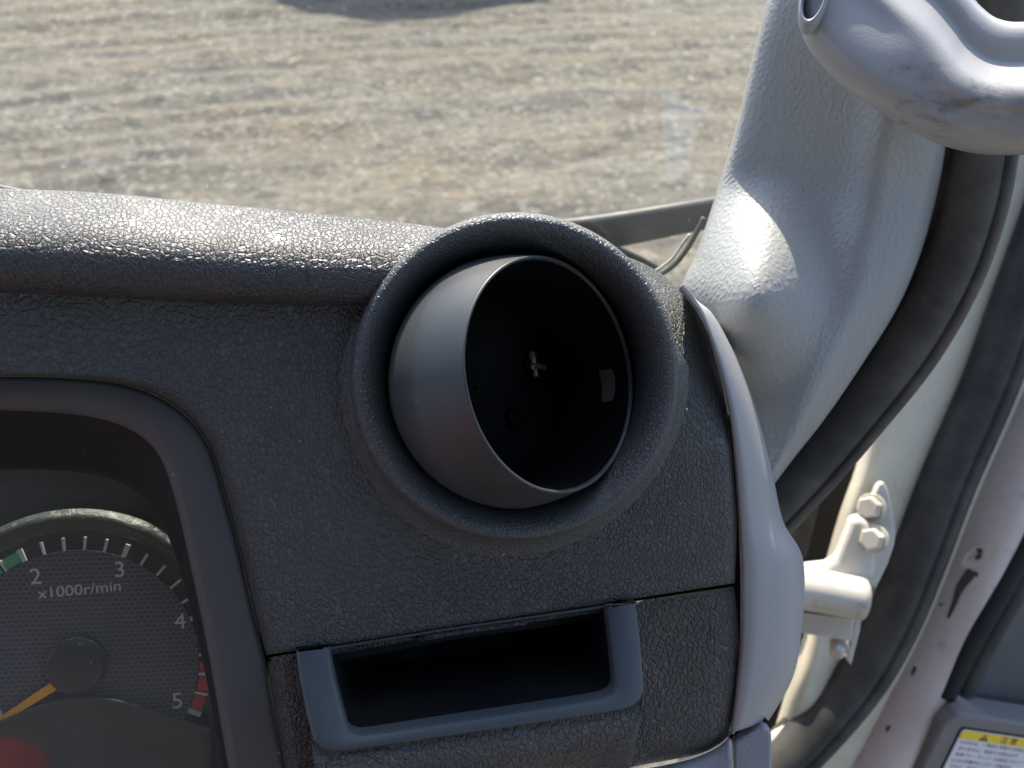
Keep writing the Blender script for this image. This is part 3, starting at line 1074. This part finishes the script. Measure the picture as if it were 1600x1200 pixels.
# ------------------------------------------------------------------ windscreen, wipers
def build_screen():
    t = thing('windscreen', 'dusty clear windscreen glass above the dashboard', 'windscreen', P(700, 340, .46))
    q = [P(-700, 470, .36), P(1085, 470, .452), P(1262, -260, .37), P(-700, -420, .30)]
    n = np.cross(q[1]-q[0], q[3]-q[0]); n /= np.linalg.norm(n)
    if n @ CF < 0:
        n = -n
    # keep the fourth corner in the plane of the other three
    q[3] = q[0] + (q[2]-q[1]) + (q[1]-q[0])*-.06
    b = [p + n*.005 for p in q]
    mesh('glass', q + b, [(0, 1, 2, 3), (7, 6, 5, 4), (0, 4, 5, 1), (1, 5, 6, 2), (2, 6, 7, 3), (3, 7, 4, 0)], M['glass'], t, smooth=False)
    tube('rubber_gasket', [P(*x) for x in ((960, 470, .47), (1000, 446, .468), (1030, 430, .466), (1055, 412, .463), (1074, 388, .459), (1090, 360, .455), (1100, 340, .452))], .0016, .003, M['seal2'], t, n=40, seg=10)
    tube('glass_edge', [P(*x) for x in ((950, 466, .472), (995, 440, .472), (1028, 421, .47), (1050, 404, .467), (1067, 380, .463), (1078, 366, .460))], .0009, .002, M['trim'], t, n=40, seg=10)
build_screen()

def bar(name, pts, hw, hd, mat, parent=None):
    prof = [(-1, -.5), (-.9, -.9), (-.6, -1), (.5, -1), (.85, -.8), (1, -.3), (1, .6), (.6, 1), (-.6, 1), (-1, .6)]
    return tube(name, [P(*q) for q in pts], hw, hd, mat, parent, n=30, prof=prof)

wip = thing('windscreen_wiper', 'broad glossy dark bar outside the glass between vent and pillar', 'wiper', P(990, 355, .56))
bar('wiper_arm', ((780, 388, .57), (860, 374, .57), (930, 364, .57), (1000, 352, .57), (1060, 341, .57), (1130, 328, .57), (1220, 310, .57)), [.0145, .0145, .0145, .0140, .0132, .012, .010], .010, M['black'], wip)
bar('wiper_link', ((930, 388, .60), (975, 402, .60), (1005, 411, .60), (1030, 421, .60)), [.010, .007, .005, .002], .004, M['black'], wip)
wb = thing('wiper_blade', 'thin pale-edged wiper blade just showing behind the dashboard roll', 'wiper', P(40, 305, .42))
plate('blade', [(-160, 265), (0, 293), (60, 302), (110, 312), (110, 330), (-160, 330)], .42, C3((0, 0, .006)), M['black'], wb)
plate('blade_edge', [(-160, 261), (0, 289), (55, 300), (112, 313), (60, 304), (0, 293), (-160, 265)], .418, C3((0, 0, .008)), M['chrome'], wb, bevel=.0003)

# ------------------------------------------------------------------ door
door = thing('truck_door', 'open cream-painted truck door with rubber seal, grey panel and caution sticker', 'door', P(1400, 1100, .62))

def build_door():
    # pressed door frame: slightly crowned sheet
    left = [(1470, -60), (1400, 240), (1385, 500), (1345, 700), (1312, 800), (1283, 900), (1250, 1010), (1222, 1100), (1200, 1180), (1180, 1300)]
    right = [(1800, -60), (1720, 240), (1680, 420), (1600, 640), (1530, 800), (1500, 900), (1450, 1020), (1390, 1120), (1330, 1220), (1280, 1330)]
    A, B = cri(left, 8), cri(right, 8)
    rows = []
    for s in np.linspace(0, 1, 24):
        row = []
        for a, b in zip(A, B):
            q = a + (b-a)*s
            dent = .012*math.exp(-((q[0]-1265)/40)**2 - ((q[1]-1090)/80)**2)
            fold = .02*max(0, 1-s/.12)**2
            row.append(P(q[0], q[1], DD(*q) + .020 - .008*math.sin(math.pi*s) + fold - dent))
        rows.append(row)
    grid('door_frame', rows, M['cream'], door, thick=.003)
    # raised pressing low on the frame
    tube('frame_bead', [P(x, y, DD(x, y) + .012) for x, y in ((1190, 1170), (1215, 1150), (1240, 1133), (1258, 1120), (1290, 1090))], [.004, .006, .006, .005, .003], .004, M['cream'], door, n=30, seg=16)
    path = [(1740, -60), (1668, 250), (1640, 330), (1592, 460), (1541, 600), (1476, 750), (1433, 863), (1391, 965), (1337, 1060), (1262, 1150), (1190, 1218), (1120, 1275)]
    tube('door_seal', [P(x, y, DD(x, y)) for x, y in path], [.018, .018, .019, .0200, .0205, .0205, .0205, .0205, .0205, .022, .023, .023], .014, M['seal2'], door, n=90, prof=SEALP)
    # thin lip beside the seal
    tube('seal_lip', [P(x+38, y+18, DD(x, y)+.006) for x, y in path[1:]], .0045, .006, M['seal2'], door, n=80, seg=14)
    path = [(1860, 0), (1750, 330), (1698, 460), (1640, 600), (1570, 755), (1523, 870), (1480, 972), (1424, 1082), (1368, 1190), (1318, 1280)]
    tube('white_flange', [P(x, y, DD(x, y) + .016) for x, y in path], [.029, .029, .029, .029, .0285, .028, .027, .026, .026, .026], .016, M['white'], door, n=80, seg=32)
    # chipped paint on the flange, laid on its crowned surface
    from mathutils.bvhtree import BVHTree
    fo = [c for c in door.children if c.name.startswith('white_flange')][0]
    bv = BVHTree.FromPolygons([v.co + door.location for v in fo.data.vertices], [tuple(p.vertices) for p in fo.data.polygons])
    def on_flange(x, y):
        r = Vector(ray(x, y))
        hit = bv.ray_cast(Vector(CAM), r.normalized())
        return (hit[3] / r.length if hit[0] else DD(x, y)) - .0004
    def chip(poly, dz):
        poly = [tuple(q) for q in cri(poly + poly[:1], 4)[:-1]]
        plate('paint_chip', poly, lambda x, y: on_flange(x, y) + dz*.3, C3((0, 0, .001)), M['chip'], door, bevel=0)
    chip([(1513, 888), (1520, 892), (1522, 902), (1512, 914), (1503, 926), (1494, 946), (1484, 965), (1481, 963), (1488, 942), (1494, 918), (1502, 904)], -.0006)
    chip([(1523, 892), (1529, 896), (1526, 902), (1522, 899)], -.0005)
    chip([(1526, 858), (1533, 857), (1536, 863), (1530, 868), (1536, 868), (1528, 875), (1524, 871), (1529, 865)], -.0005)
    chip([(1467, 943), (1474, 944), (1470, 947)], -.0004)
    chip([(1429, 1040), (1432, 1046), (1425, 1056), (1424, 1051)], -.0002)
    chip([(1388, 1133), (1392, 1136), (1386, 1144), (1384, 1140)], .0000)
    plate('primer_patch', cri([(1500, 882), (1512, 862), (1538, 849), (1560, 851), (1556, 868), (1532, 882), (1514, 889), (1500, 882)], 4)[:-1], lambda x, y: on_flange(x, y), C3((0, 0, .001)), M['primer'], door, bevel=0)
    # trim panel, window-line rubber and shelf
    pz = lambda x, y: DD(x, y) + .004
    plate('trim_panel', [(1478, 1118), (1500, 1090), (1532, 1010), (1556, 950), (1600, 850), (1700, 620), (2150, 620), (2150, 1130), (1600, 1126), (1520, 1120)], pz, C3((.004, 0, .05)), M['panel'], door, bevel=.004)
    tube('panel_rubber', [P(x, y, DD(x, y) - .006) for x, y in ((1690, 660), (1648, 745), (1600, 838), (1557, 920), (1515, 1000), (1484, 1066), (1475, 1086))], [.012, .012, .012, .0135, .0135, .013, .009], .012, M['gap'], door, n=50, seg=18)
    tube('panel_edge', [P(x, y, DD(x, y) + .003) for x, y in ((1690, 705), (1640, 810), (1590, 905), (1545, 990), (1505, 1080), (1492, 1108))], [.011, .012, .013, .013, .012, .008], .010, M['seal2'], door, n=50, seg=18)
    plate('lower_edge', [(1466, 1092), (1480, 1092), (1496, 1112), (1486, 1150), (1458, 1200), (1420, 1290), (1370, 1290), (1412, 1200), (1440, 1140)], lambda x, y: DD(x, y) + .003, C3((0, 0, .03)), M['panel'], door, bevel=.004)
    # shelf front carries the caution sticker
    o_ = P(1504, 1139, .655)
    k = .60/F
    uu = C3((107.4, -22.75, 20)); uu /= np.linalg.norm(uu)
    dd = C3((-18.6, -69.75, 20)); dd /= np.linalg.norm(dd)
    nn = np.cross(uu, dd); nn /= np.linalg.norm(nn)
    if nn @ (CAM - o_) < 0:
        nn = -nn
    uu_p = np.cross(-dd, nn); uu_p /= np.linalg.norm(uu_p)
    if uu_p @ uu < 0:
        uu_p = -uu_p
    def S(a, b, h=0):
        return o_ + uu_p*a + dd*b + nn*h
    def slab(name, pts, h0, h1, mat, **kw):
        m = len(pts)
        vs = [S(a, b, h1) for a, b in pts] + [S(a, b, h0) for a, b in pts]
        ob = mesh(name, vs, [tuple(range(m)), tuple(range(2*m-1, m-1, -1))] + [(i, (i+1) % m, (i+1) % m + m, i+m) for i in range(m)], mat, door, smooth=False, face_cam=False, **kw)
        fix_normals(ob)
        return ob
    slab('shelf', [(-.010, -.014), (.2, -.012), (.2, .2), (-.019, .2), (-.018, .0)], -.03, -.0005, M['shelf'], bevel=.003)
    def rr(x0, y0, x1, y1, r):
        out = []
        for cx, cy, a in ((x1-r, y0+r, -90), (x1-r, y1-r, 0), (x0+r, y1-r, 90), (x0+r, y0+r, 180)):
            for j in range(5):
                t = R(a + 22.5*j)
                out.append((cx + r*math.cos(t), cy + r*math.sin(t)))
        return out
    slab('caution_border', rr(-.0022, -.0018, .11, .09, .004), -.0005, .0001, M['gap'])
    slab('caution_sticker', rr(0, 0, .108, .088, .003), -.0005, .0004, M['paper'])
    slab('caution_band', [(0.0006, .003), (.0022, .0008), (.1062, .0008), (.1075, .003), (.1075, .0088), (0.0004, .0088)], .0002, .0008, M['yellow'])
    slab('warning_triangle', [(.0185, .0082), (.0230, .0016), (.0275, .0082)], .0006, .0010, M['ink'])
    slab('exclamation_bar', [(.0226, .0036), (.0234, .0036), (.0232, .0064), (.0228, .0064)], .0008, .0013, M['yellow'])
    slab('exclamation_dot', [(.0226, .0069), (.0234, .0069), (.0234, .0076), (.0226, .0076)], .0008, .0013, M['yellow'])
    text('caution_heading', '注 意', .0074, S(.0470, .0048, .0010), uu_p, -dd, M['ink'], door, extr=.00002)
    for j, ln in enumerate(('•LOOOは、一時的に停車する時以外は使用し', 'ありません。駐車する時は必ず', '駐車ブレーキレバーを確実に引いて', '•LOOO作動中にスタータ操作を', 'すると、発進することが', '•LOOOを解除する時は')):
        text('caution_text', ln, .0042, S(.0022 + (.002 if not ln.startswith('•') else 0), .0125 + j*.0062, .0005), uu_p, -dd, M['ink'], door, align='LEFT', extr=.00002)
build_door()

# hinge
hg = thing('door_hinge', 'cream-painted door hinge with hexagonal bolts between dashboard and door', 'hinge', P(1310, 930, .60))

def build_hinge():
    z = .595
    plate('hinge_plate', [(1372, 758), (1380, 752), (1388, 765), (1400, 830), (1398, 850), (1388, 880), (1376, 905), (1368, 920), (1352, 905), (1350, 850), (1358, 790)], z+.012, C3((.002, 0, .010)), M['hinge'], hg, bevel=.0015)
    plate('hinge_bracket', [(1330, 812), (1345, 810), (1358, 816), (1366, 838), (1370, 880), (1368, 902), (1352, 912), (1335, 918), (1262, 905), (1252, 888), (1290, 884), (1305, 876), (1314, 855)], z, C3((.004, .002, .016)), M['hinge'], hg, bevel=.004)
    tube('hinge_barrel', [P(1215, 915, z-.004), P(1260, 920, z-.004), P(1346, 936, z-.004)], .016, .016, M['hinge'], hg, n=12, seg=28)
    plate('hinge_leaf', [(1215, 940), (1252, 946), (1338, 958), (1336, 972), (1332, 1003), (1250, 990), (1215, 986)], z+.004, C3((0, 0, .014)), M['hinge'], hg, bevel=.002)
    plate('hinge_rib', [(1215, 952), (1330, 966), (1330, 972), (1215, 959)], z-.004, C3((0, 0, .01)), M['hinge'], hg, bevel=.001)
    ax = C3((-.62, .12, -.77))
    hexbolt('hinge_bolt', P(1362, 793, z+.012), ax, .0085, .012, M['hinge'], hg)
    hexbolt('hinge_bolt', P(1366, 842, z+.002), ax, .0085, .012, M['hinge'], hg)
    hexbolt('hinge_bolt', P(1312, 1008, z+.012), C3((-.6, -.5, -.6)), .006, .010, M['hinge'], hg)
    plate('hinge_stop', [(1338, 960), (1346, 968), (1344, 985), (1330, 1040), (1324, 1032), (1332, 990)], z+.010, C3((.002, 0, .012)), M['hinge'], hg, bevel=.001)
build_hinge()

# dark body side behind the shut gap
kp = thing('body_side', 'shadowed dark body panel inside the gap beside the hinge', 'body panel', P(1230, 950, .70))
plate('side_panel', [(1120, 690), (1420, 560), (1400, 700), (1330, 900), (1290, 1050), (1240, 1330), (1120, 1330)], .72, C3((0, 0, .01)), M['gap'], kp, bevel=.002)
plate('hinge_post', [(1060, 800), (1190, 820), (1216, 880), (1216, 1040), (1190, 1110), (1190, 1300), (1060, 1300)], .585, C3((0, 0, .05)), M['cream'], kp, bevel=.004)
plate('gap_rubber', [(1235, 760), (1290, 690), (1318, 690), (1290, 760), (1262, 870), (1240, 890)], .66, C3((0, 0, .02)), M['seal2'], kp, bevel=.004)

# ------------------------------------------------------------------ unseen seat added in red for pink bounce and a red lens reflection
seat = thing('driver_seat', 'red fabric driver seat facing the dashboard', 'seat', np.array([-.15, -.45, .9]))
def box(name, lo, hi, mat, parent, bevel):
    lo, hi = np.array(lo), np.array(hi)
    vs = [(x, y, z) for z in (lo[2], hi[2]) for y in (lo[1], hi[1]) for x in (lo[0], hi[0])]
    o = mesh(name, vs, [(0, 1, 3, 2), (4, 5, 7, 6), (0, 1, 5, 4), (2, 3, 7, 6), (0, 2, 6, 4), (1, 3, 7, 5)], mat, parent, face_cam=False, bevel=bevel)
    fix_normals(o)
    return o
box('seat_cushion', (-.90, -.55, 1.02), (.08, -.10, 1.17), M['seat_dull'], seat, .05)
box('backrest', (-.62, -.68, 1.15), (.06, -.54, 1.60), M['seat_dull'], seat, .05)
box('side_bolster', (-.98, -.66, 1.15), (-.57, -.50, 1.635), M['seat'], seat, .09)  # added block, sized for the red reflection in the lens

# ------------------------------------------------------------------ rest of the cab, behind the camera
cab = thing('cab_shell', 'grey cab back wall and roof behind the driver seat', 'truck cab', np.array([-.5, -.95, .5]))
M['liner'] = flat('grey_cab_liner', (.22, .22, .22), .8)
M['headliner'] = flat('dark_headliner', (.07, .07, .07), .9)
box('back_wall', (-1.7, -1.02, .5), (.85, -.95, 2.32), M['liner'], cab, .02)
box('roof_panel', (-1.7, -1.02, 2.325), (.95, .02, 2.38), M['headliner'], cab, .02)

# ------------------------------------------------------------------ unseen gabled block, invented to cast the shadow at the far side of the dirt
shadow_caster = thing('yard_shed', 'corrugated shed with a lopsided gable at the far side of the yard', 'shed', np.array([-.5, 9.4, 0]))
M['shed'] = flat('shed_sheet_metal', (.30, .32, .33), .5)
M['shed_roof'] = flat('shed_roof_metal', (.22, .23, .25), .5)
def prism(name, prof, y0, y1, mat):
    m = len(prof)
    vs = [(x, y0, z) for x, z in prof] + [(x, y1, z) for x, z in prof]
    o = mesh(name, vs, [tuple(range(m)), tuple(range(2*m-1, m-1, -1))] + [(i, (i+1) % m, (i+1) % m + m, i+m) for i in range(m)], mat, shadow_caster, smooth=False, face_cam=False)
    fix_normals(o)
prism('shed_wall', [(-2.75, -.1), (.95, -.1), (.95, 1.72), (-1.24, 2.86), (-2.75, 1.86)], 9.45, 12, M['shed'])
prism('roof_sheet', [(-1.24, 2.90), (-1.24, 3.0), (-3.0, 1.81), (-3.0, 1.71)], 9.35, 12.1, M['shed_roof'])
prism('roof_sheet', [(-1.235, 2.90), (-1.235, 3.0), (1.2, 1.72), (1.2, 1.62)], 9.35, 12.1, M['shed_roof'])
prism('shed_door', [(-1.0, 0), (.2, 0), (.2, 1.8), (-1.0, 1.8)], 9.41, 9.445, M['shed_roof'])
